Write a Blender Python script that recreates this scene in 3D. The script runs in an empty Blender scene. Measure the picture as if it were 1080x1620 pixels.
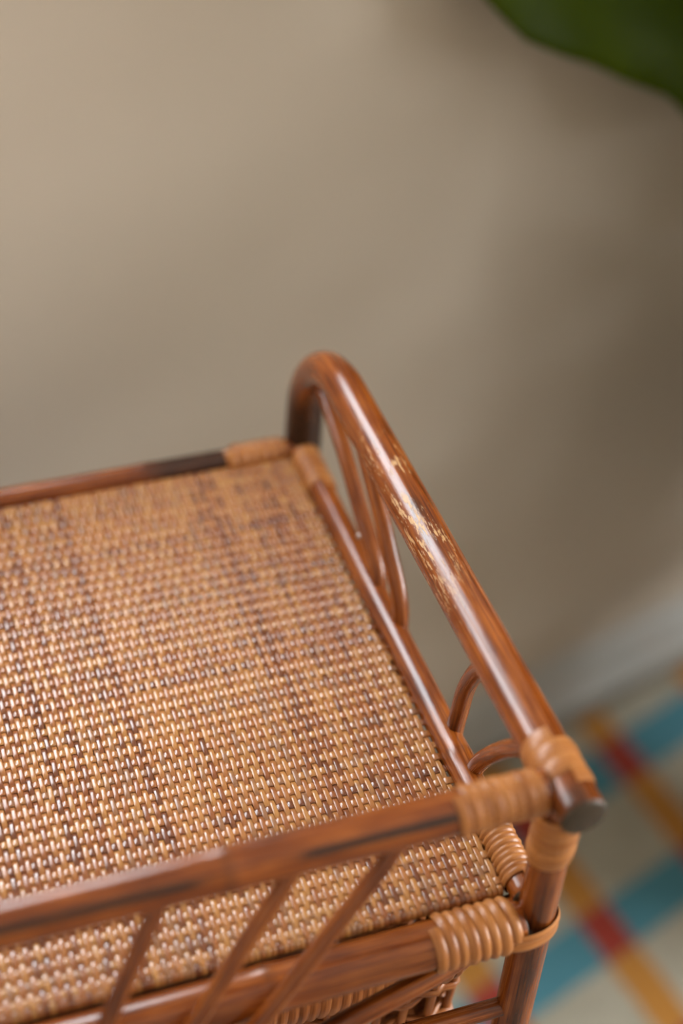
import bpy, bmesh, math, random
from mathutils import Vector, Matrix
random.seed(7)
SC = bpy.context.scene
COL = SC.collection
PI = math.pi
H = 0.85            # height of the woven top above the floor
W = 0.56            # width of the stand between the post axes

# ------------------------------------------------------------------ camera
cam_d = bpy.data.cameras.new('camera')
cam = bpy.data.objects.new('camera', cam_d)
COL.objects.link(cam)
R3 = Matrix(((0.9405153, 0.1806938, -0.2877164),
             (-0.3337584, 0.6497373, -0.6829691),
             (0.0635318, 0.7383707, 0.6713959)))
cam.matrix_world = Matrix.Translation((-0.33082, -0.47214, 0.77753 + H)) @ R3.to_4x4()
cam_d.sensor_fit = 'AUTO'
cam_d.sensor_width = 36.0
cam_d.lens = 2800.0 * 36.0 / 1620.0
cam_d.clip_start = 0.02
cam_d.dof.use_dof = True
cam_d.dof.focus_distance = 0.985
cam_d.dof.aperture_fstop = 2.0
SC.camera = cam

# ------------------------------------------------------------------ world, window light, exposure
wd = bpy.data.worlds.new('world'); SC.world = wd; wd.use_nodes = True
wd.node_tree.nodes['Background'].inputs[0].default_value = (0.80, 0.90, 1.0, 1)
wd.node_tree.nodes['Background'].inputs[1].default_value = 1.0
SC.view_settings.view_transform = 'Standard'
SC.view_settings.look = 'None'
SC.view_settings.gamma = 1.0
SC.view_settings.use_curve_mapping = False
SC.view_settings.exposure = 0.0

AW = math.radians(14.5)                        # the wall runs at this angle to the stand
WU = Vector((math.cos(AW), math.sin(AW), 0))   # along the wall
WN = Vector((math.sin(AW), -math.cos(AW), 0))  # out of the wall, into the room
W0 = Vector((0.6045, 0.8013, 0))
def WP(u, d, z):                               # wall coordinates -> world
    return W0 + WU * u + WN * d + Vector((0, 0, z))
# window openings: (u0, u1, z0, z1) in the back wall, (d0, d1, z0, z1) in the right wall
WIN1 = (-1.48, -0.62, 1.17, 1.66)
WIN2 = (1.10, 2.90, 0.70, 2.15)
ROOM_U0, ROOM_U1, ROOM_D, ROOM_H = -2.0, 1.45, 3.2, 2.6
def area(name, loc, direction, sx, sy, power, color):
    l = bpy.data.lights.new(name, 'AREA'); l.shape = 'RECTANGLE'; l.size = sx; l.size_y = sy
    l.energy = power; l.color = color
    o = bpy.data.objects.new(name, l); COL.objects.link(o)
    o.location = loc
    o.rotation_euler = Vector(direction).to_track_quat('-Z', 'Z').to_euler()
    return o
area('daylight', WP((WIN1[0] + WIN1[1]) / 2, -0.16, (WIN1[2] + WIN1[3]) / 2), WN, WIN1[1] - WIN1[0], WIN1[3] - WIN1[2], 24.0, (0.95, 0.97, 1.0))
area('daylight', WP(ROOM_U1 + 0.16, (WIN2[0] + WIN2[1]) / 2, (WIN2[2] + WIN2[3]) / 2), -WU, WIN2[1] - WIN2[0], WIN2[3] - WIN2[2], 215.0, (1.0, 0.99, 0.965))

# ------------------------------------------------------------------ material helpers
def new_mat(name):
    m = bpy.data.materials.new(name); m.use_nodes = True
    nt = m.node_tree
    b = nt.nodes['Principled BSDF']
    return m, nt, b
def N(nt, t, **kw):
    n = nt.nodes.new(t)
    for k, v in kw.items():
        setattr(n, k, v)
    return n
def L(nt, a, b): nt.links.new(a, b)
def ramp(nt, fac, stops, interp='LINEAR'):
    r = N(nt, 'ShaderNodeValToRGB'); r.color_ramp.interpolation = interp
    e = r.color_ramp.elements
    while len(e) < len(stops): e.new(0.5)
    for i, (p, c) in enumerate(stops):
        e[i].position = p; e[i].color = (*c, 1) if len(c) == 3 else c
    L(nt, fac, r.inputs[0])
    return r.outputs[0]
def mixc(nt, fac, a, b, mode='MIX'):
    m = N(nt, 'ShaderNodeMix', data_type='RGBA', blend_type=mode)
    for i, v in ((0, fac), (6, a), (7, b)):
        if hasattr(v, 'is_linked'): L(nt, v, m.inputs[i])
        elif isinstance(v, (int, float)): m.inputs[i].default_value = v
        else: m.inputs[i].default_value = (*v, 1)
    return m.outputs[2]
def math_(nt, op, a, b=None, c=None):
    m = N(nt, 'ShaderNodeMath', operation=op)
    for i, v in enumerate((a, b, c)):
        if v is None: continue
        if hasattr(v, 'is_linked'): L(nt, v, m.inputs[i])
        else: m.inputs[i].default_value = v
    return m.outputs[0]
def mapped(nt, vec, scale, loc=(0, 0, 0)):
    m = N(nt, 'ShaderNodeMapping'); m.inputs['Scale'].default_value = scale; m.inputs['Location'].default_value = loc
    L(nt, vec, m.inputs['Vector']); return m.outputs[0]
def noise(nt, vec, scale, detail=3, rough=0.55, w=None):
    n = N(nt, 'ShaderNodeTexNoise')
    if w is not None:
        n.noise_dimensions = '4D'; L(nt, w, n.inputs['W'])
    L(nt, vec, n.inputs['Vector'])
    n.inputs['Scale'].default_value = scale; n.inputs['Detail'].default_value = detail; n.inputs['Roughness'].default_value = rough
    return n.outputs['Fac']
def attr(nt, name):
    return N(nt, 'ShaderNodeAttribute', attribute_name=name)
def bump(nt, b, h, strength, dist):
    k = N(nt, 'ShaderNodeBump'); k.inputs['Strength'].default_value = strength; k.inputs['Distance'].default_value = dist
    L(nt, h, k.inputs['Height']); L(nt, k.outputs[0], b.inputs['Normal'])

def cane_mat(name, dark, mid, light, rough=0.34, coat=0.25):
    m, nt, b = new_mat(name)
    g = attr(nt, 'grain').outputs['Vector']
    rnd = N(nt, 'ShaderNodeObjectInfo').outputs['Random']
    w = math_(nt, 'MULTIPLY', rnd, 40.0)
    streak = noise(nt, mapped(nt, g, (1, 1, 0.035)), 700, 3, 0.6, w)
    broad = noise(nt, mapped(nt, g, (1, 1, 0.35)), 75, 2, 0.5, w)
    mixv = math_(nt, 'ADD', math_(nt, 'MULTIPLY', streak, 0.62), math_(nt, 'MULTIPLY', broad, 0.38))
    c = ramp(nt, mixv, [(0.37, dark), (0.49, mid), (0.62, light)])
    # charred marks, joint lines and other darker stretches, such as the rear leg
    st = attr(nt, 'darken').outputs['Fac']
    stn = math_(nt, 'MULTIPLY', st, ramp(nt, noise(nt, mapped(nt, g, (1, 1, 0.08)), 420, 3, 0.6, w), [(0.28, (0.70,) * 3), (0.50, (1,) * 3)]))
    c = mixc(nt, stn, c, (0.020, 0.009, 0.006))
    # scuffed varnish
    wr = attr(nt, 'wear').outputs['Fac']
    s1 = ramp(nt, noise(nt, mapped(nt, g, (1, 1, 0.17)), 430, 5, 0.68), [(0.525, (0,) * 3), (0.56, (1,) * 3)])
    big = ramp(nt, noise(nt, mapped(nt, g, (1, 1, 0.5)), 95, 2, 0.5), [(0.42, (0,) * 3), (0.55, (1,) * 3)])
    wm = math_(nt, 'MULTIPLY', math_(nt, 'MULTIPLY', s1, big), wr)
    c = mixc(nt, wm, c, (0.52, 0.31, 0.13))
    L(nt, c, b.inputs['Base Color'])
    L(nt, math_(nt, 'ADD', math_(nt, 'MULTIPLY', streak, 0.16), math_(nt, 'MULTIPLY_ADD', wm, 0.3, rough - 0.08)), b.inputs['Roughness'])
    b.inputs['Specular IOR Level'].default_value = 0.4
    b.inputs['Coat Weight'].default_value = coat; b.inputs['Coat Roughness'].default_value = 0.22
    bump(nt, b, math_(nt, 'SUBTRACT', streak, math_(nt, 'MULTIPLY', wm, 0.8)), 0.35, 0.0004)
    return m
M_POLE = cane_mat('pole_cane', (0.070, 0.013, 0.003), (0.172, 0.039, 0.005), (0.29, 0.079, 0.011), 0.21, 0.2)
M_THIN = cane_mat('thin_cane', (0.065, 0.013, 0.003), (0.175, 0.042, 0.006), (0.29, 0.084, 0.013), 0.26, 0.12)
M_BIND = cane_mat('binding_cane', (0.20, 0.060, 0.012), (0.325, 0.118, 0.028), (0.43, 0.175, 0.048), 0.40, 0.1)
M_WICK = cane_mat('wicker_cane', (0.15, 0.040, 0.009), (0.31, 0.095, 0.022), (0.43, 0.16, 0.044), 0.4, 0.1)

def endgrain_mat():
    m, nt, b = new_mat('end_grain')
    t = N(nt, 'ShaderNodeTexCoord').outputs['Object']
    c = ramp(nt, noise(nt, t, 600, 4, 0.6), [(0.3, (0.012, 0.009, 0.005)), (0.7, (0.055, 0.032, 0.014))])
    L(nt, c, b.inputs['Base Color']); b.inputs['Roughness'].default_value = 0.45
    return m
M_END = endgrain_mat()

def strand_mat():
    m, nt, b = new_mat('woven_strand')
    g = attr(nt, 'grain').outputs['Vector']
    rnd = N(nt, 'ShaderNodeObjectInfo').outputs['Random']
    w = math_(nt, 'MULTIPLY', rnd, 60.0)
    along = noise(nt, mapped(nt, g, (0.02, 0.02, 1)), 38, 3, 0.6, w)      # tone drifts along a strand
    fib = noise(nt, mapped(nt, g, (1, 1, 0.04)), 1500, 2, 0.6, w)         # fibre lines
    v = math_(nt, 'MULTIPLY_ADD', math_(nt, 'SUBTRACT', along, 0.5), 1.5, rnd)
    c = ramp(nt, v, [(0.00, (0.130, 0.038, 0.015)), (0.14, (0.235, 0.070, 0.020)), (0.36, (0.315, 0.112, 0.031)),
                     (0.60, (0.385, 0.158, 0.047)), (0.84, (0.425, 0.198, 0.055)), (0.97, (0.255, 0.115, 0.052))])
    c = mixc(nt, math_(nt, 'MULTIPLY', ramp(nt, fib, [(0.35, (1,) * 3), (0.6, (0,) * 3)]), 0.35), c, (0.20, 0.07, 0.02))
    L(nt, c, b.inputs['Base Color'])
    L(nt, math_(nt, 'MULTIPLY_ADD', along, 0.36, 0.04), b.inputs['Roughness'])
    b.inputs['Specular IOR Level'].default_value = 0.75
    bump(nt, b, fib, 0.12, 0.0001)
    return m
M_STR = strand_mat()

def plain_mat(name, col, rough, var=0.06, scale=6.0, bmp=0.0, bscale=300):
    m, nt, b = new_mat(name)
    t = N(nt, 'ShaderNodeTexCoord').outputs['Object']
    c = ramp(nt, noise(nt, t, scale, 4, 0.55), [(0.3, tuple(x * (1 - var) for x in col)), (0.7, tuple(x * (1 + var) for x in col))])
    L(nt, c, b.inputs['Base Color']); b.inputs['Roughness'].default_value = rough
    if bmp: bump(nt, b, noise(nt, t, bscale, 3), bmp, 0.001)
    return m
M_WALL = plain_mat('beige_plaster', (0.50, 0.442, 0.368), 0.75, 0.03, 3.0, 0.08, 180)
M_CEIL = plain_mat('ceiling_paint', (0.60, 0.58, 0.54), 0.9)
M_BASE = plain_mat('grey_skirting', (0.40, 0.41, 0.40), 0.4, 0.04)
M_FLOOR = plain_mat('grey_floor', (0.23, 0.205, 0.165), 0.5, 0.12, 9.0)
M_FRAME = plain_mat('white_frame', (0.72, 0.71, 0.68), 0.4)
M_BACK = plain_mat('backing_board', (0.10, 0.036, 0.012), 0.7, 0.2, 60)
M_STEEL = plain_mat('nail_steel', (0.45, 0.43, 0.42), 0.3); M_STEEL.node_tree.nodes['Principled BSDF'].inputs['Metallic'].default_value = 1.0

def glass_mat():
    m, nt, b = new_mat('window_glass')
    tr = N(nt, 'ShaderNodeBsdfTransparent'); gl = N(nt, 'ShaderNodeBsdfGlossy'); gl.inputs['Roughness'].default_value = 0.02
    mx = N(nt, 'ShaderNodeMixShader'); mx.inputs[0].default_value = 0.06
    L(nt, tr.outputs[0], mx.inputs[1]); L(nt, gl.outputs[0], mx.inputs[2])
    L(nt, mx.outputs[0], nt.nodes['Material Output'].inputs['Surface'])
    return m
M_GLASS = glass_mat()

def rug_mat():
    m, nt, b = new_mat('checked_rug')
    t = N(nt, 'ShaderNodeTexCoord').outputs['Object']
    wob = noise(nt, t, 60, 2)
    sep = N(nt, 'ShaderNodeSeparateXYZ'); L(nt, t, sep.inputs[0])
    def band(co, centre, pitch, width):
        x = math_(nt, 'ADD', co, math_(nt, 'MULTIPLY_ADD', wob, 0.004, -0.002))
        f = math_(nt, 'FRACT', math_(nt, 'MULTIPLY_ADD', x, 1.0 / pitch, 0.5 - centre / pitch + 40))
        d = math_(nt, 'MULTIPLY', math_(nt, 'ABSOLUTE', math_(nt, 'SUBTRACT', f, 0.5)), pitch)
        return ramp(nt, math_(nt, 'DIVIDE', d, width), [(0.47, (1,) * 3), (0.53, (0,) * 3)])
    # the hand-woven bands run slightly out of square
    o = band(math_(nt, 'MULTIPLY_ADD', sep.outputs[1], -0.0998, sep.outputs[0]), 0.4823, 0.1598, 0.0440)
    bl = band(math_(nt, 'MULTIPLY_ADD', sep.outputs[0], -0.084, sep.outputs[1]), 0.2927, 0.1630, 0.0600)
    base = ramp(nt, noise(nt, t, 22, 4), [(0.3, (0.335, 0.325, 0.265)), (0.7, (0.40, 0.385, 0.32))])
    c = mixc(nt, o, base, (0.44, 0.20, 0.035))
    c = mixc(nt, bl, c, (0.065, 0.225, 0.30))
    c = mixc(nt, math_(nt, 'MULTIPLY', o, bl), c, (0.30, 0.035, 0.022))
    L(nt, c, b.inputs['Base Color']); b.inputs['Roughness'].default_value = 0.95
    wv = N(nt, 'ShaderNodeTexWave'); L(nt, t, wv.inputs['Vector']); wv.inputs['Scale'].default_value = 90
    bump(nt, b, wv.outputs['Fac'], 0.4, 0.002)
    return m
M_RUG = rug_mat()

def leaf_mat():
    m, nt, b = new_mat('leaf_green')
    t = N(nt, 'ShaderNodeTexCoord').outputs['Object']
    c = ramp(nt, noise(nt, t, 14, 4), [(0.3, (0.030, 0.056, 0.0006)), (0.7, (0.052, 0.088, 0.001))])
    L(nt, c, b.inputs['Base Color']); b.inputs['Roughness'].default_value = 0.5; b.inputs['Specular IOR Level'].default_value = 0.12
    tl = N(nt, 'ShaderNodeBsdfTranslucent'); tl.inputs[0].default_value = (0.34, 0.33, 0.008, 1)
    mx = N(nt, 'ShaderNodeMixShader'); mx.inputs[0].default_value = 0.3
    L(nt, b.outputs[0], mx.inputs[1]); L(nt, tl.outputs[0], mx.inputs[2])
    L(nt, mx.outputs[0], nt.nodes['Material Output'].inputs['Surface'])
    return m
M_LEAF = leaf_mat()
M_STEM = plain_mat('plant_stem', (0.10, 0.095, 0.03), 0.6, 0.2, 40)
M_POT = plain_mat('clay_pot', (0.42, 0.20, 0.11), 0.7, 0.08, 20)
M_SOIL = plain_mat('soil', (0.05, 0.035, 0.025), 0.95, 0.3, 90)

# ------------------------------------------------------------------ mesh helpers
def link(name, me, mat, parent=None, smooth=True):
    o = bpy.data.objects.new(name, me); COL.objects.link(o)
    if isinstance(mat, (list, tuple)):
        if not me.materials:
            for x in mat: me.materials.append(x)
    elif not me.materials: me.materials.append(mat)
    if smooth:
        me.polygons.foreach_set('use_smooth', [True] * len(me.polygons))
    if parent is not None:
        o.parent = parent; o.matrix_parent_inverse = parent.matrix_world.inverted()
    return o
def tag(o, label, cat, group=None):
    o['label'] = label; o['category'] = cat
    if group: o['group'] = group
    return o
def empty(name, loc):
    o = bpy.data.objects.new(name, None); COL.objects.link(o); o.location = loc
    o.empty_display_size = 0.05
    o.matrix_world = Matrix.Translation(loc)
    return o
def mesh(verts, faces, name='m', grain=None, darken=None, wear=None, mats=None):
    me = bpy.data.meshes.new(name); me.from_pydata([tuple(v) for v in verts], [], faces)
    if grain is not None:
        a = me.attributes.new('grain', 'FLOAT_VECTOR', 'POINT'); a.data.foreach_set('vector', [x for g in grain for x in g])
    if darken is not None:
        a = me.attributes.new('darken', 'FLOAT', 'POINT'); a.data.foreach_set('value', darken)
    if wear is not None:
        a = me.attributes.new('wear', 'FLOAT', 'POINT'); a.data.foreach_set('value', wear)
    if mats is not None:
        me.polygons.foreach_set('material_index', mats)
    me.update()
    return me
def T(x, y, z): return Vector((x, y, z + H))      # stand coordinates (top of the weave at z = 0) -> world
def resample(pts, step, curved):
    pts = [Vector(p) for p in pts]
    if curved and len(pts) > 2:
        q = [pts[0] * 2 - pts[1]] + pts + [pts[-1] * 2 - pts[-2]]
        out = []
        for i in range(1, len(q) - 2):
            p0, p1, p2, p3 = q[i - 1:i + 3]
            n = max(2, int((p2 - p1).length / 0.003))
            for k in range(n):
                t = k / n
                out.append(0.5 * ((2 * p1) + (p2 - p0) * t + (2 * p0 - 5 * p1 + 4 * p2 - p3) * t * t + (3 * p1 - p0 - 3 * p2 + p3) * t ** 3))
        pts = out + [pts[-1]]
    s = [0.0]
    for a, b in zip(pts, pts[1:]): s.append(s[-1] + (b - a).length)
    n = max(2, int(round(s[-1] / step)))
    res, j = [], 0
    for k in range(n + 1):
        d = s[-1] * k / n
        while j < len(s) - 2 and s[j + 1] < d: j += 1
        f = (d - s[j]) / max(1e-9, s[j + 1] - s[j])
        res.append(pts[j].lerp(pts[j + 1], min(1, f)))
    return res, s[-1]
def tube(name, pts, r, mat, parent, seg=20, step=0.004, curved=False, joints=(), darken=None, wear=None, end=True, wob=0.02):
    P, Lg = resample(pts, step, curved)
    n = len(P); V = []; G = []; S = []; Wr = []; F = []; MI = []
    t0 = (P[1] - P[0]).normalized()
    ref = Vector((0, 0, 1)) if abs(t0.z) < 0.9 else Vector((0, 1, 0))
    e1 = (ref - t0 * ref.dot(t0)).normalized()
    rs = random.random() * 10
    for i in range(n):
        t = (P[min(i + 1, n - 1)] - P[max(i - 1, 0)]).normalized()
        e1 = (e1 - t * e1.dot(t)).normalized(); e2 = t.cross(e1)
        s = Lg * i / (n - 1)
        jb = sum(math.exp(-((s - j) / 0.006) ** 2) for j in joints)
        jl = min(1.0, sum(math.exp(-((s - j) / 0.0022) ** 2) for j in joints))
        for k in range(seg):
            a = 2 * PI * k / seg
            rr = r * (1 + 0.055 * jb + wob * math.sin(s * 21 + rs) + wob * 0.5 * math.sin(s * 47 + 2 * a + rs))
            d = e1 * math.cos(a) + e2 * math.sin(a)
            V.append(P[i] + d * rr); G.append((r * math.cos(a) + rs, r * math.sin(a), s))
            sv = 0.45 * jl
            if darken: sv = max(sv, darken(V[-1] - Vector((0, 0, H)), d, s))
            S.append(min(1, sv)); Wr.append(wear(V[-1] - Vector((0, 0, H)), d, s) if wear else 0.0)
    for i in range(n - 1):
        for k in range(seg):
            k2 = (k + 1) % seg
            F.append((i * seg + k, i * seg + k2, (i + 1) * seg + k2, (i + 1) * seg + k)); MI.append(0)
    if end:
        for i, dr in ((0, -1), (n - 1, 1)):
            t = (P[1] - P[0]).normalized() if i == 0 else (P[-1] - P[-2]).normalized()
            prev = [i * seg + k for k in range(seg)]
            for f, off in ((0.93, 0.0011), (0.80, 0.0017)):
                cur = []
                for k in range(seg):
                    cur.append(len(V)); v = V[i * seg + k]
                    V.append(P[i] + (v - P[i]) * f + t * dr * off); G.append(G[i * seg + k]); S.append(0); Wr.append(0)
                for k in range(seg):
                    k2 = (k + 1) % seg
                    q = (prev[k], prev[k2], cur[k2], cur[k])
                    F.append(q[::-1] if dr < 0 else q); MI.append(1)
                prev = cur
            F.append(tuple(prev[::-1]) if dr < 0 else tuple(prev)); MI.append(1)
            
    me = mesh(V, F, name, G, S, Wr, MI)
    return link(name, me, [mat, M_END], parent)
def ribbon(name, centre, normal, tangent_w, width, thick, mat, parent, ncross=5, closed=False, darken=0.0, share=None):
    """strip of cane: centre points, outward normals and across directions given per station; domed on top"""
    V = []; G = []; F = []; n = len(centre); s = 0
    rs = random.random() * 5
    for i in range(n):
        if i: s += (centre[i] - centre[i - 1]).length
        for k in range(ncross):
            x = -1 + 2 * k / (ncross - 1)
            h = thick * (1 - 0.85 * x * x)
            V.append(centre[i] + tangent_w[i] * (x * width / 2) + normal[i] * h); G.append((x * width / 2 + rs, h, s))
    for i in range(n - 1):
        for k in range(ncross - 1):
            a = i * ncross + k
            F.append((a, a + 1, a + ncross + 1, a + ncross))
    me = mesh(V, F, name, G, [darken] * len(V), [0.0] * len(V))
    return link(name, me, mat, parent)
def binding(name, A, B, r, width, parent, mat=None, per=28, thick=0.0016, gap=1.0, phase=0.0, bulge=0.0):
    """one flat cane strip wound round a pole from A to B"""
    A, B = Vector(A), Vector(B); ax = (B - A).normalized(); Lg = (B - A).length
    ref = Vector((0, 0, 1)) if abs(ax.z) < 0.9 else Vector((0, 1, 0))
    e1 = (ref - ax * ref.dot(ax)).normalized(); e2 = ax.cross(e1)
    turns = max(1, Lg / (width * gap))
    n = int(turns * per)
    C = []; Nn = []; Tt = []
    for i in range(n + 1):
        f = i / n; a = 2 * PI * turns * f + phase
        d = e1 * math.cos(a) + e2 * math.sin(a)
        s = width / 2 + f * max(0.0, Lg - width)
        rr = r + 0.0006 * math.sin(f * turns * 2 * PI * 0.37 + phase * 3) * 0.4 + bulge * math.sin(PI * f)
        C.append(A + ax * s + d * rr); Nn.append(d); Tt.append(ax)
    return ribbon(name, C, Nn, Tt, width * 0.99, thick, mat or M_BIND, parent)
def box_mesh(boxes, name='m'):
    V = []; F = []
    for corner in boxes:                          # each: list of 8 points, bottom 4 then top 4
        b = len(V); V += corner
        F += [(b + 3, b + 2, b + 1, b), (b + 4, b + 5, b + 6, b + 7)] + [(b + k, b + (k + 1) % 4, b + 4 + (k + 1) % 4, b + 4 + k) for k in range(4)]
    return mesh(V, F, name)
def wbox(u0, u1, d0, d1, z0, z1):                  # box in wall coordinates
    c = [WP(u0, d1, z0), WP(u1, d1, z0), WP(u1, d0, z0), WP(u0, d0, z0)]
    return c + [p + Vector((0, 0, z1 - z0)) for p in c]
def struct(name, me, mat, smooth=False, parent=None):
    o = link(name, me, mat, parent, smooth)
    if parent is None: o['kind'] = 'structure'
    return o

# ------------------------------------------------------------------ the room
TH = 0.14
struct('floor', box_mesh([wbox(ROOM_U0 - TH, ROOM_U1 + TH, -TH, ROOM_D + TH, -0.05, 0)], 'floor'), M_FLOOR)
struct('ceiling', box_mesh([wbox(ROOM_U0 - TH, ROOM_U1 + TH, -TH, ROOM_D + TH, ROOM_H, ROOM_H + 0.05)], 'ceiling'), M_CEIL)
a0, a1, z0, z1 = WIN1
struct('wall_back', box_mesh([wbox(ROOM_U0, ROOM_U1, -TH, 0, 0, z0), wbox(ROOM_U0, ROOM_U1, -TH, 0, z1, ROOM_H),
                              wbox(ROOM_U0, a0, -TH, 0, z0, z1), wbox(a1, ROOM_U1, -TH, 0, z0, z1)], 'wall_back'), M_WALL)
d0, d1, y0, y1 = WIN2
struct('wall_right', box_mesh([wbox(ROOM_U1, ROOM_U1 + TH, -TH, ROOM_D + TH, 0, y0), wbox(ROOM_U1, ROOM_U1 + TH, -TH, ROOM_D + TH, y1, ROOM_H),
                               wbox(ROOM_U1, ROOM_U1 + TH, -TH, d0, y0, y1), wbox(ROOM_U1, ROOM_U1 + TH, d1, ROOM_D + TH, y0, y1)], 'wall_right'), M_WALL)
struct('wall_left', box_mesh([wbox(ROOM_U0 - TH, ROOM_U0, -TH, ROOM_D + TH, 0, ROOM_H)], 'wall_left'), M_WALL)
struct('wall_front', box_mesh([wbox(ROOM_U0, ROOM_U1, ROOM_D, ROOM_D + TH, 0, ROOM_H)], 'wall_front'), M_WALL)
# skirting board with a rounded nose and a shadow gap above
prof = [(0.0, 0.0), (0.014, 0.0), (0.014, 0.082), (0.012, 0.092), (0.007, 0.099), (0.0, 0.101)]
V = [WP(u, d + 0.0005, z) for u in (ROOM_U0, ROOM_U1) for d, z in prof]
n = len(prof)
struct('baseboard_back', mesh(V, [(k, (k + 1) % n, n + (k + 1) % n, n + k) for k in range(n)] + [tuple(range(n))[::-1], tuple(range(n, 2 * n))]), M_BASE)
# window in the back wall: frame, mullion, sill, panes
def window(name, bx, u0, u1, z0, z1):
    f = struct(name, box_mesh([bx(u0, u1, -0.09, -0.04, z0, z0 + 0.05), bx(u0, u1, -0.09, -0.04, z1 - 0.05, z1),
                               bx(u0, u0 + 0.05, -0.09, -0.04, z0 + 0.05, z1 - 0.05), bx(u1 - 0.05, u1, -0.09, -0.04, z0 + 0.05, z1 - 0.05),
                               bx((u0 + u1) / 2 - 0.025, (u0 + u1) / 2 + 0.025, -0.09, -0.04, z0 + 0.05, z1 - 0.05)], name), M_FRAME)
    um = (u0 + u1) / 2
    for p, q in ((u0 + 0.05, um - 0.025), (um + 0.025, u1 - 0.05)):
        struct('pane', box_mesh([bx(p, q, -0.068, -0.064, z0 + 0.05, z1 - 0.05)], 'pane'), M_GLASS, parent=f)
window('window_1', wbox, *WIN1)
def lbox(u0, u1, d0, d1, z0, z1):                   # the same box turned into the right wall
    return wbox(ROOM_U1 - d1, ROOM_U1 - d0, u0, u1, z0, z1)
window('window_2', lbox, *WIN2)

# ------------------------------------------------------------------ rug
rug_c = [(-0.85, -1.25), (0.96, -1.25), (0.96, 0.587), (-0.85, 0.587)]
me = box_mesh([[Vector((x, y, 0.0005)) for x, y in rug_c] + [Vector((x, y, 0.008)) for x, y in rug_c]], 'rug')
rug = link('rug', me, M_RUG, None, False); rug.rotation_euler = (0, 0, AW)
tag(rug, 'cream woven rug with mustard and blue check bands under the rattan stand', 'rug')

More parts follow.
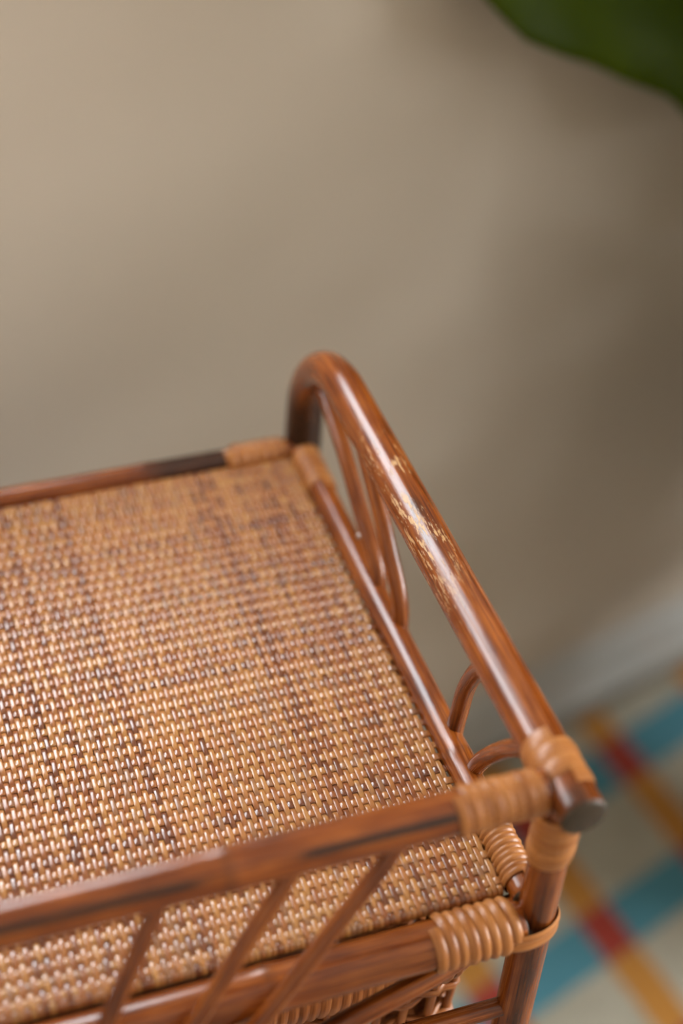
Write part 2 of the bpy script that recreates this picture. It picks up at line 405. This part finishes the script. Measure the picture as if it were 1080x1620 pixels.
# ------------------------------------------------------------------ the rattan stand
ZF = 0.0105 - H                                     # rug surface in stand coordinates
stand = empty('rattan_stand', (0, 0, 0.0085))
tag(stand, 'brown rattan stand with woven cane top and bent pole handle', 'side table')
HZ = 0.0992; YB = 0.3884; RH = 0.0125
def bell(x, a, b, s):                                # smooth 0..1 window
    def sg(t): return 1 / (1 + math.exp(-max(-40, min(40, t))))
    return sg((x - a) / s) * sg((b - x) / s)
def frame_side(right):
    X = (lambda x: x) if right else (lambda x: -W - x)
    # handle: rises as the rear leg, bends forward and runs to the front corner
    arc = [T(X(0), YB + 0.003, z) for z in (ZF, -0.4, -0.1, -0.03, 0.0, 0.02)]
    rb = 0.072
    for k in range(1, 10):
        a = PI / 2 * k / 9
        arc.append(T(X(0), YB + 0.003 - rb + rb * math.cos(a), HZ - rb + rb * math.sin(a)))
    arc += [T(X(0), y, HZ) for y in (0.28, 0.2, 0.1, 0.0, -0.021)]
    def hw(p, d, s):
        if p.z < 0.05: return 0.0
        return min(1.0, 1.1 * bell(p.y, 0.150, 0.256, 0.010) * bell(d.x, -0.95, 0.35, 0.10) + 0.55 * bell(p.y, 0.12, 0.19, 0.012) * bell(d.x, -1.2, -0.55, 0.08))
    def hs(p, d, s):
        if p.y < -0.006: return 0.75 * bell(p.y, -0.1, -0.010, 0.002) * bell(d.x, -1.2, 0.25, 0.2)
        if p.z < 0.06 and p.y > 0.36: return bell(p.z, -0.2, 0.052, 0.006)  # rear leg darker from the lower part of the bend downwards
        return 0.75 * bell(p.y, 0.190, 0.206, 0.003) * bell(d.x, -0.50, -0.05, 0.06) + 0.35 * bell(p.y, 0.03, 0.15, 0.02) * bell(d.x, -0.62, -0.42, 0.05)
    h = tube('handle', arc, RH, M_POLE, stand, 28, 0.003, True, joints=(0.30, 0.60), wear=hw if right else None, darken=hs if right else None, wob=0.008)
    binding('binding', T(X(0), 0.028, HZ), T(X(0), -0.0095, HZ), RH + 0.0004, 0.0125, h, thick=0.0010)
    # front post
    p = tube('post', [T(X(0), 0, ZF), T(X(0), 0, HZ - 0.010)], 0.0108, M_POLE, stand, 22, 0.004, joints=(0.25, 0.55),
             darken=lambda q, d, s: 0.8 * bell(q.z, -0.30, 0.03, 0.02) * bell(d.y, -1.1, -0.80, 0.06) * bell(d.x, -0.75, 0.05, 0.06))
    binding('binding', T(X(0), 0, 0.088), T(X(0), 0, 0.038), 0.0115, 0.0165, p, thick=0.0014)
    # side rail beside the woven top
    r = tube('side_rail', [T(X(-0.0033), y, 0.0) for y in (0.006, 0.385)], 0.0087, M_POLE, stand, 22, 0.003, joints=(0.098,), wob=0.02,
             darken=lambda q, d, s: 0.55 * bell(q.y, 0.062, 0.100, 0.004) * bell(d.x * (1 if right else -1), 0.25, 0.75, 0.10))
    binding('binding', T(X(-0.0033), 0.012, 0), T(X(-0.0033), 0.058, 0), 0.0090, 0.0042, r, thick=0.0013)
    binding('binding', T(X(-0.0033), 0.337, 0), T(X(-0.0033), 0.384, 0), 0.0090, 0.0085, r)
    # bent canes that flare between handle and side rail, each running under the rail in one bow
    for pts in ([(0.0, 0.030, 0.088), (0.0, 0.050, 0.070), (0.0, 0.068, 0.046), (0.001, 0.087, 0.014), (0.001, 0.103, -0.030), (0.001, 0.128, -0.078), (0.001, 0.180, -0.096),
                 (0.0, 0.225, -0.060), (0.0, 0.240, -0.010), (0.0, 0.250, 0.016), (0.0, 0.283, 0.034), (0.0, 0.316, 0.053), (0.0, 0.362, 0.072)],
                [(0.0, 0.090, 0.092), (0.0, 0.104, 0.073), (0.001, 0.1155, 0.045), (0.0015, 0.1205, 0.014), (0.001, 0.128, -0.030), (0.001, 0.165, -0.070),
                 (0.0, 0.200, -0.030), (0.001, 0.212, 0.018), (0.0, 0.234, 0.044), (0.0, 0.257, 0.062), (0.0, 0.296, 0.088)]):
        tube('bent_cane', [T(X(x), y, z) for x, y, z in pts], 0.0052, M_THIN, stand, 12, 0.004, True, wob=0.01)
    # lower side stretcher
    tube('stretcher', [T(X(0), 0.006, -0.314), T(X(0), YB - 0.006, -0.314)], 0.0056, M_THIN, stand, 12, 0.006)
    return p
post_r = frame_side(True)
frame_side(False)
# upper front rail
def fs(q, d, s):
    a = bell(d.y, -1.1, -0.3, 0.03) * bell(d.z, 0.50, 0.78, 0.02)
    return 1.15 * a * max(bell(q.x, -0.140, -0.058, 0.003), bell(q.x, -0.5, -0.188, 0.004))
fr = tube('front_rail', [T(-W + 0.011, 0, HZ - 0.0005), T(-0.011, 0, HZ - 0.0005)], 0.0112, M_POLE, stand, 52, 0.003,
          joints=(0.12, 0.374), darken=fs, wob=0.01)
binding('binding', T(-0.062, 0, HZ - 0.0005), T(-0.0105, 0, HZ - 0.0005), 0.0118, 0.0066, fr, thick=0.0008)
binding('binding', T(-W + 0.062, 0, HZ - 0.0005), T(-W + 0.0105, 0, HZ - 0.0005), 0.0118, 0.0066, fr, thick=0.0008)
# lower front rail
ZL = -0.0125
lr = tube('lower_rail', [T(-W + 0.010, 0, ZL), T(-0.010, 0, ZL)], 0.0132, M_POLE, stand, 26, 0.003, joints=(0.17, 0.40), wob=0.012,
          darken=lambda q, d, s: 0.6 * bell(q.x, -0.13, -0.06, 0.012) * bell(d.z, 0.2, 0.8, 0.2) + 0.3 * bell(q.x, -0.4, -0.16, 0.02) * bell(d.z, 0.3, 0.7, 0.1))
for x0, x1 in ((-0.063, -0.0125), (-W + 0.063, -W + 0.0125)):
    binding('binding', T(x0, 0, ZL), T(x1, 0, ZL), 0.0137, 0.0070, lr, thick=0.0022)
for px, sg in ((0.0, 1), (-W, -1)):                  # strap that ties the rail to the post
    for dz in (-0.0035, 0.0035):
        C = []; Nn = []; Tt = []
        for k in range(41):
            a = 2 * PI * k / 40
            C.append(T(px - sg * 0.009 + sg * 0.0213 * math.cos(a), 0.0136 * math.sin(a), ZL - 0.001 + dz + sg * 0.0 ))
            Nn.append(Vector((sg * math.cos(a), math.sin(a), 0)).normalized()); Tt.append(Vector((0, 0, 1)))
        ribbon('strap', C, Nn, Tt, 0.0074, 0.0016, M_BIND, lr)
# back rail
br = tube('back_rail', [T(-W + 0.010, YB, 0.0), T(-0.010, YB, 0.0)], 0.0078, M_POLE, stand, 20, 0.004, joints=(0.10, 0.44), wob=0.015,
          darken=lambda q, d, s: 0.9 * bell(q.x, -0.108, -0.050, 0.003))
binding('binding', T(-0.058, YB, 0), T(-0.010, YB, 0), 0.0083, 0.0085, br)
binding('binding', T(-W + 0.058, YB, 0), T(-W + 0.010, YB, 0), 0.0083, 0.0085, br)
# canes fanning out below the front rail, nailed over the lower rail
cx = -W / 2
tube('stretcher', [T(-W + 0.006, 0, -0.0955), T(-0.006, 0, -0.0955)], 0.0058, M_THIN, stand, 14, 0.005)
for mir in (False, True):
    mx = (lambda x: 2 * cx - x) if mir else (lambda x: x)
    for pts in ([(-0.207, 0.000, 0.092), (-0.212, -0.005, 0.080), (-0.224, -0.013, 0.058), (-0.239, -0.0185, 0.022), (-0.248, -0.0190, -0.012), (-0.257, -0.014, -0.060), (-0.262, -0.0105, -0.100)],
                [(-0.139, 0.000, 0.092), (-0.147, -0.005, 0.082), (-0.169, -0.013, 0.051), (-0.194, -0.0185, 0.006), (-0.204, -0.0190, -0.012), (-0.225, -0.014, -0.060), (-0.236, -0.0105, -0.100)],
                [(-0.085, 0.000, 0.092), (-0.094, -0.005, 0.082), (-0.125, -0.013, 0.042), (-0.152, -0.0185, 0.004), (-0.164, -0.0190, -0.014), (-0.193, -0.014, -0.060), (-0.208, -0.0105, -0.100)],
                [(-0.020, 0.006, -0.026), (-0.038, 0.002, -0.035), (-0.060, -0.004, -0.037), (-0.084, -0.008, -0.041), (-0.112, -0.010, -0.050), (-0.145, -0.010, -0.070), (-0.165, -0.0105, -0.101)]):
        tube('bent_cane', [T(mx(x), y, z) for x, y, z in pts], 0.0047 if pts[0][2] > 0 else 0.0062, M_THIN, stand, 12, 0.004, True, wob=0.012)
# nail head where a side cane meets the rail
b = bmesh.new(); bmesh.ops.create_uvsphere(b, u_segments=10, v_segments=6, radius=0.0024)
me = bpy.data.meshes.new('nail'); b.to_mesh(me); b.free()
o = link('nail', me, M_STEEL, stand); o.matrix_parent_inverse = Matrix.Identity(4)
o.location = T(-0.0042, 0.270, 0.0240) - stand.location

# ------------------------------------------------------------------ the woven top
PX, PYF, PYB = 0.0031, 0.0150, 0.3795                # strand pitch across, front and back edge
X1 = -0.0128; X0 = -W - X1
NR = 41; PR = (PYB - PYF) / NR                       # cross strands and their pitch
c = [(X0 + 0.003, PYF + 0.004), (X1 - 0.003, PYF + 0.004), (X1 - 0.003, PYB - 0.003), (X0 + 0.003, PYB - 0.003)]
top = link('woven_top', box_mesh([[T(x, y, -0.011) for x, y in c] + [T(x, y, -0.0042) for x, y in c]], 'woven_top'), M_BACK, stand, False)
AM = 0.00085
def long_strand(par, seedv):
    rr = random.Random(seedv)
    C = []; Nn = []; Tt = []
    m = NR * 6
    ph = 0.0 if par == 0 else PI
    jx = [rr.uniform(-1, 1) for _ in range(NR + 2)]
    pts = []
    # turn down over the front and the back edge
    for k in range(m + 1):
        y = PYF + (PYB - PYF) * k / m
        f = (y - PYF) / PR
        sv = math.cos(PI * (f - 0.5) + ph)
        z = AM * (1 - 2 * ((1 - sv) / 2) ** 2.6)
        j = int(f); jv = jx[j] + (jx[j + 1] - jx[j]) * (f - j)
        pts.append(Vector((0.00022 * jv, y, z)))
    fr_ = [Vector((0, PYF + 0.001 - 0.0035 * math.cos(a) * 0.9, pts[0].z - 0.0035 + 0.0035 * math.sin(a))) for a in (-0.5, 0.0, 0.5, 1.0)]
    bk_ = [Vector((0, PYB - 0.001 + 0.003 * math.cos(a), pts[-1].z - 0.003 + 0.003 * math.sin(a))) for a in (1.0, 0.5, 0.0, -0.5)]
    pts = fr_ + pts + bk_
    for i, p in enumerate(pts):
        t = (pts[min(i + 1, len(pts) - 1)] - pts[max(i - 1, 0)]).normalized()
        nn = Vector((1, 0, 0)).cross(t); nn.normalize()
        C.append(p); Nn.append(nn); Tt.append(Vector((1, 0, 0)))
    return C, Nn, Tt
FLAT = ((-1.0, -0.1), (-0.90, 0.74), (-0.55, 0.97), (0.0, 1.0), (0.55, 0.97), (0.90, 0.74), (1.0, -0.1))   # split cane: flat face, rounded edges
def strand_mesh(C, Nn, Tt, width, thick, nc=5):
    V = []; G = []; F = []; s = 0
    for i in range(len(C)):
        if i: s += (C[i] - C[i - 1]).length
        for k in range(nc):
            x, h = FLAT[k][0], thick * FLAT[k][1]
            V.append(C[i] + Tt[i] * (x * width / 2) + Nn[i] * h); G.append((x * width / 2, h, s))
    for i in range(len(C) - 1):
        for k in range(nc - 1):
            a = i * nc + k
            F.append((a, a + 1, a + nc + 1, a + nc))
    me = mesh(V, F, 'strand', G)
    me.materials.append(M_STR)
    me.polygons.foreach_set('use_smooth', [True] * len(me.polygons))
    return me
variants = [[strand_mesh(*long_strand(par, 10 * par + k), 0.00315, 0.00075, 7) for k in range(5)] for par in (0, 1)]
nL = int(round((X1 - X0) / PX))
rr = random.Random(3)
for i in range(nL):
    o = bpy.data.objects.new('strand', variants[i % 2][rr.randrange(5)]); COL.objects.link(o)
    o.parent = top
    o.location = T(X0 + PX * (i + 0.5) + rr.uniform(-0.0001, 0.0001), 0, -0.0004)
def cross_strand(par):
    C = []; Nn = []; Tt = []
    m = nL * 4
    pts = []
    for k in range(m + 1):
        x = X0 + PX * nL * k / m
        f = (x - X0) / PX
        sv = -math.cos(PI * (f - 0.5) + (0 if par == 0 else PI))
        pts.append(Vector((x, 0, AM * 0.80 * sv)))
    # the strand folds round the last long strand at both edges
    e = [Vector((X1 + 0.0010, 0, -0.0004)), Vector((X1 + 0.0013, 0, -0.0022))]
    g = [Vector((X0 - 0.0013, 0, -0.0022)), Vector((X0 - 0.0010, 0, -0.0004))]
    pts = g + pts + e
    for i, p in enumerate(pts):
        t = (pts[min(i + 1, len(pts) - 1)] - pts[max(i - 1, 0)]).normalized()
        nn = t.cross(Vector((0, 1, 0))); nn.normalize()
        C.append(p); Nn.append(nn); Tt.append(Vector((0, 1, 0)))
    return C, Nn, Tt
cvar = [strand_mesh(*cross_strand(par), 0.0050, 0.00055, 7) for par in (0, 1)]
for me in cvar: me.flip_normals()
for j in range(NR):
    o = bpy.data.objects.new('cross_strand', cvar[j % 2]); COL.objects.link(o)
    o.parent = top
    o.location = T(0, PYF + PR * (j + 0.5), 0.0001)

# ------------------------------------------------------------------ wicker basket under the top
BX0, BX1, BY0, BY1 = -W + 0.014, -0.014, 0.026, 0.365
ZR, ZB = -0.070, -0.300
bas = empty('wicker_basket', T(-W / 2, 0.19, ZB))
tag(bas, 'brown open-weave wicker basket held under the woven top', 'basket')
# rim: rounded rectangle wound with upright turns of cane
def rrect(x0, x1, y0, y1, r, z, step=0.004):
    pts = []
    for cxx, cyy, a0_ in ((x1 - r, y1 - r, 0), (x0 + r, y1 - r, PI / 2), (x0 + r, y0 + r, PI), (x1 - r, y0 + r, 1.5 * PI)):
        for k in range(7):
            a = a0_ + PI / 2 * k / 6
            pts.append(T(cxx + r * math.cos(a), cyy + r * math.sin(a), z))
    pts.append(pts[0].copy())
    return resample(pts, step, False)[0]
tube('rim_core', rrect(BX0, BX1, BY0, BY1, 0.022, ZR - 0.010), 0.006, M_WICK, bas, 10, 0.006, end=False)
def wound_rim(pts, rz, ry, pitch):
    C = []; Nn = []; Tt = []
    s = 0; total = sum((b - a).length for a, b in zip(pts, pts[1:])); per = 14
    n = int(total / pitch * per); cum = [0]
    for a, b in zip(pts, pts[1:]): cum.append(cum[-1] + (b - a).length)
    j = 0
    for i in range(n + 1):
        d = total * i / n
        while j < len(cum) - 2 and cum[j + 1] < d: j += 1
        f = (d - cum[j]) / (cum[j + 1] - cum[j])
        p = pts[j].lerp(pts[j + 1], min(1, f)); t = (pts[j + 1] - pts[j]).normalized()
        nr = t.cross(Vector((0, 0, 1)))
        a = 2 * PI * i / per
        C.append(p + nr * (ry * math.cos(a)) + Vector((0, 0, rz * math.sin(a))))
        Nn.append((nr * math.cos(a) / ry + Vector((0, 0, math.sin(a) / rz))).normalized()); Tt.append(t)
    return C, Nn, Tt
ribbon('rim_binding', *wound_rim(rrect(BX0, BX1, BY0, BY1, 0.022, ZR - 0.010), 0.0145, 0.0070, 0.0062), 0.0063, 0.0013, M_WICK, bas)
# stakes and weavers
ring = rrect(BX0, BX1, BY0, BY1, 0.022, 0, 0.0165)
stk = ring[:-1]
if len(stk) % 2: stk = stk[:-1]
mid = Vector((-W / 2, 0.195, 0))
stake_me = {}
for i, p in enumerate(stk):
    q = Vector((p.x, p.y, 0)); ins = (mid - q).normalized() * 0.012
    tube('stake', [Vector((q.x, q.y, ZR - 0.022 + H)), Vector((q.x + ins.x, q.y + ins.y, ZB + H))], 0.0026, M_WICK, bas, 8, 0.03, end=False)
levels = [ZR - 0.034, ZR - 0.040, ZR - 0.062, ZR - 0.068] + [ZR - 0.086 - 0.0056 * k for k in range(24)]
for k, z in enumerate(levels):
    f = (z - ZR) / (ZB - ZR); pts = []
    m = len(stk)
    for i in range(m):
        for hh in (0, 0.5):
            a = stk[i]; b2 = stk[(i + 1) % m]; q = a.lerp(b2, hh); q = Vector((q.x, q.y, 0))
            q += (mid - q).normalized() * 0.012 * f
            t = (stk[(i + 1) % m] - stk[i - 1]).normalized(); nr = t.cross(Vector((0, 0, 1)))
            off = 0.0040 * (1 if (i + k) % 2 else -1) if hh == 0 else 0
            pts.append(q + nr * off + Vector((0, 0, z + H)))
    pts.append(pts[0].copy())
    tube('weaver', pts, 0.0024, M_WICK, bas, 6, 0.006, False, end=False, wob=0.03)
me = box_mesh([[T(x, y, ZB - 0.006) for x, y in ((BX0 + 0.014, BY0 + 0.014), (BX1 - 0.014, BY0 + 0.014), (BX1 - 0.014, BY1 - 0.014), (BX0 + 0.014, BY1 - 0.014))] +
               [T(x, y, ZB + 0.002) for x, y in ((BX0 + 0.014, BY0 + 0.014), (BX1 - 0.014, BY0 + 0.014), (BX1 - 0.014, BY1 - 0.014), (BX0 + 0.014, BY1 - 0.014))]], 'bottom')
link('bottom', me, M_BACK, bas, False)

# ------------------------------------------------------------------ potted plant beside the stand
PB = WP(0.03, 0.40, 0.0085)
plant = empty('potted_plant', PB)
tag(plant, 'leafy green plant in a clay pot standing beside the wall', 'plant')
def lathe(name, prof, mat, parent, c, seg=32):
    V = []; F = []
    for r, z in prof:
        for k in range(seg):
            a = 2 * PI * k / seg; V.append(c + Vector((r * math.cos(a), r * math.sin(a), z)))
    for i in range(len(prof) - 1):
        for k in range(seg):
            k2 = (k + 1) % seg
            F.append((i * seg + k, i * seg + k2, (i + 1) * seg + k2, (i + 1) * seg + k))
    F.append(tuple(range(seg))[::-1])
    return link(name, mesh(V, F, name), mat, parent)
lathe('pot', [(0.085, 0.0005), (0.088, 0.004), (0.118, 0.20), (0.128, 0.202), (0.130, 0.235), (0.120, 0.237), (0.112, 0.20)], M_POT, plant, PB)
lathe('soil', [(0.111, 0.195), (0.10, 0.203), (0.05, 0.207), (0.005, 0.208)], M_SOIL, plant, PB)
TRK = [PB + Vector((0, 0, 0.19)), PB + Vector((0.01, -0.01, 0.5)), PB + Vector((-0.01, 0.005, 0.85)), PB + Vector((0.0, 0.01, 1.22))]
tube('stem', TRK, 0.011, M_STEM, plant, 14, 0.012, True)
def leaf(name, base, tip, side, wl, wu, droop=0.02, cup=0.25, nL_=28, nW=8, stalk_from=None):
    """blade from base to tip; side = direction of the lower half; wl/wu = half widths (lower, upper) as functions of t"""
    base, tip = Vector(base), Vector(tip); ax = tip - base; side = Vector(side).normalized()
    nrm = ax.normalized().cross(side).normalized()
    V = []; F = []
    for i in range(nL_ + 1):
        t = i / nL_
        c0 = base + ax * t - Vector((0, 0, 1)) * droop * math.sin(PI * t)
        for k in range(-nW, nW + 1):
            x = k / nW
            wdt = wl(t) if x > 0 else wu(t)
            rip = 0.004 * math.sin(t * 34 + abs(x) * 3) * abs(x) ** 2
            vein = -0.003 * math.exp(-(x / 0.08) ** 2)
            V.append(c0 + side * (x * wdt) + nrm * (cup * wdt * abs(x) ** 1.6 + rip + vein))
    m = 2 * nW + 1
    for i in range(nL_):
        for k in range(m - 1):
            F.append((i * m + k, i * m + k + 1, (i + 1) * m + k + 1, (i + 1) * m + k))
    o = link(name, mesh(V, F, name), M_LEAF, plant)
    sd = o.modifiers.new('thickness', 'SOLIDIFY'); sd.thickness = 0.0009
    if stalk_from is not None:
        tube('leaf_stalk', [Vector(stalk_from), (Vector(stalk_from) + base) / 2 + Vector((0, 0, 0.03)), base + ax * 0.02], 0.0035, M_STEM, plant, 8, 0.01, True, end=False)
    tube('midrib', [base + ax * t - Vector((0, 0, 1)) * droop * math.sin(PI * t) - nrm * 0.002 for t in (0.0, 0.25, 0.5, 0.75, 0.97)], 0.0022, M_STEM, o, 6, 0.02, True, end=False)
    return o
def ell(w, p=0.6): return lambda t: w * max(0.0, math.sin(PI * min(1, max(0, t)) ** p)) ** 0.75 + 0.0008
# the big leaf that hangs into the picture, in front of the wall
LD = 0.035
def lp(u, z):                                         # blade lies close to the wall, base a little off it
    return WP(u, LD + 0.10 * max(0.0, (u + 0.35) / 0.45), H + z)
lb = lp(0.107, 0.100); lt = lp(-0.430, 0.251)
def tab(pts):
    def f(t):
        for (t0, a0_), (t1, b0_) in zip(pts, pts[1:]):
            if t <= t1:
                k = (t - t0) / (t1 - t0); k = k * k * (3 - 2 * k) * 0.5 + k * 0.5
                return a0_ + (b0_ - a0_) * k
        return pts[-1][1]
    return f
low = tab([(0, 0.002), (0.12, 0.050), (0.28, 0.125), (0.38, 0.168), (0.50, 0.164), (0.58, 0.142), (0.645, 0.120), (0.70, 0.113), (0.80, 0.103), (0.89, 0.092), (0.95, 0.072), (0.98, 0.050), (1, 0.002)])
leaf('leaf', lb, lt, (0, 0, -1), low, ell(0.12, 0.6), 0.0, 0.25, 48, 10, stalk_from=PB + Vector((-0.005, 0.005, 0.95)))
# the rest of the crown, beside the picture
rl = random.Random(11)
for k in range(54):
    z = 0.30 + 0.0203 * k
    a = k * 2.4 + 0.6
    # heights and headings round the stem; blades lean outwards and droop
    hd = Vector((math.cos(a), math.sin(a), 0))
    if hd.dot(WN) < -0.75: hd = hd - WN * (hd.dot(WN) + 0.75); hd.normalize()
    b0 = PB + hd * 0.07 + Vector((0, 0, z + 0.06))
    ln = rl.uniform(0.28, 0.37) * (0.62 if hd.dot(WN) < -0.1 and hd.dot(WU) < 0.2 else 1.0)
    if z < 0.80 and hd.dot(WU) > 0.1: ln *= 1.35
    t0 = b0 + hd * ln * 0.86 + Vector((0, 0, ln * rl.uniform(-0.25, 0.35)))
    sd = hd.cross(Vector((0, 0, 1))) + Vector((0, 0, -0.45))
    leaf('leaf', b0, t0, sd, ell(rl.uniform(0.10, 0.135), 0.7), ell(rl.uniform(0.10, 0.135), 0.7), 0.02, 0.2, 22, 5, stalk_from=PB + Vector((0, 0, z)))
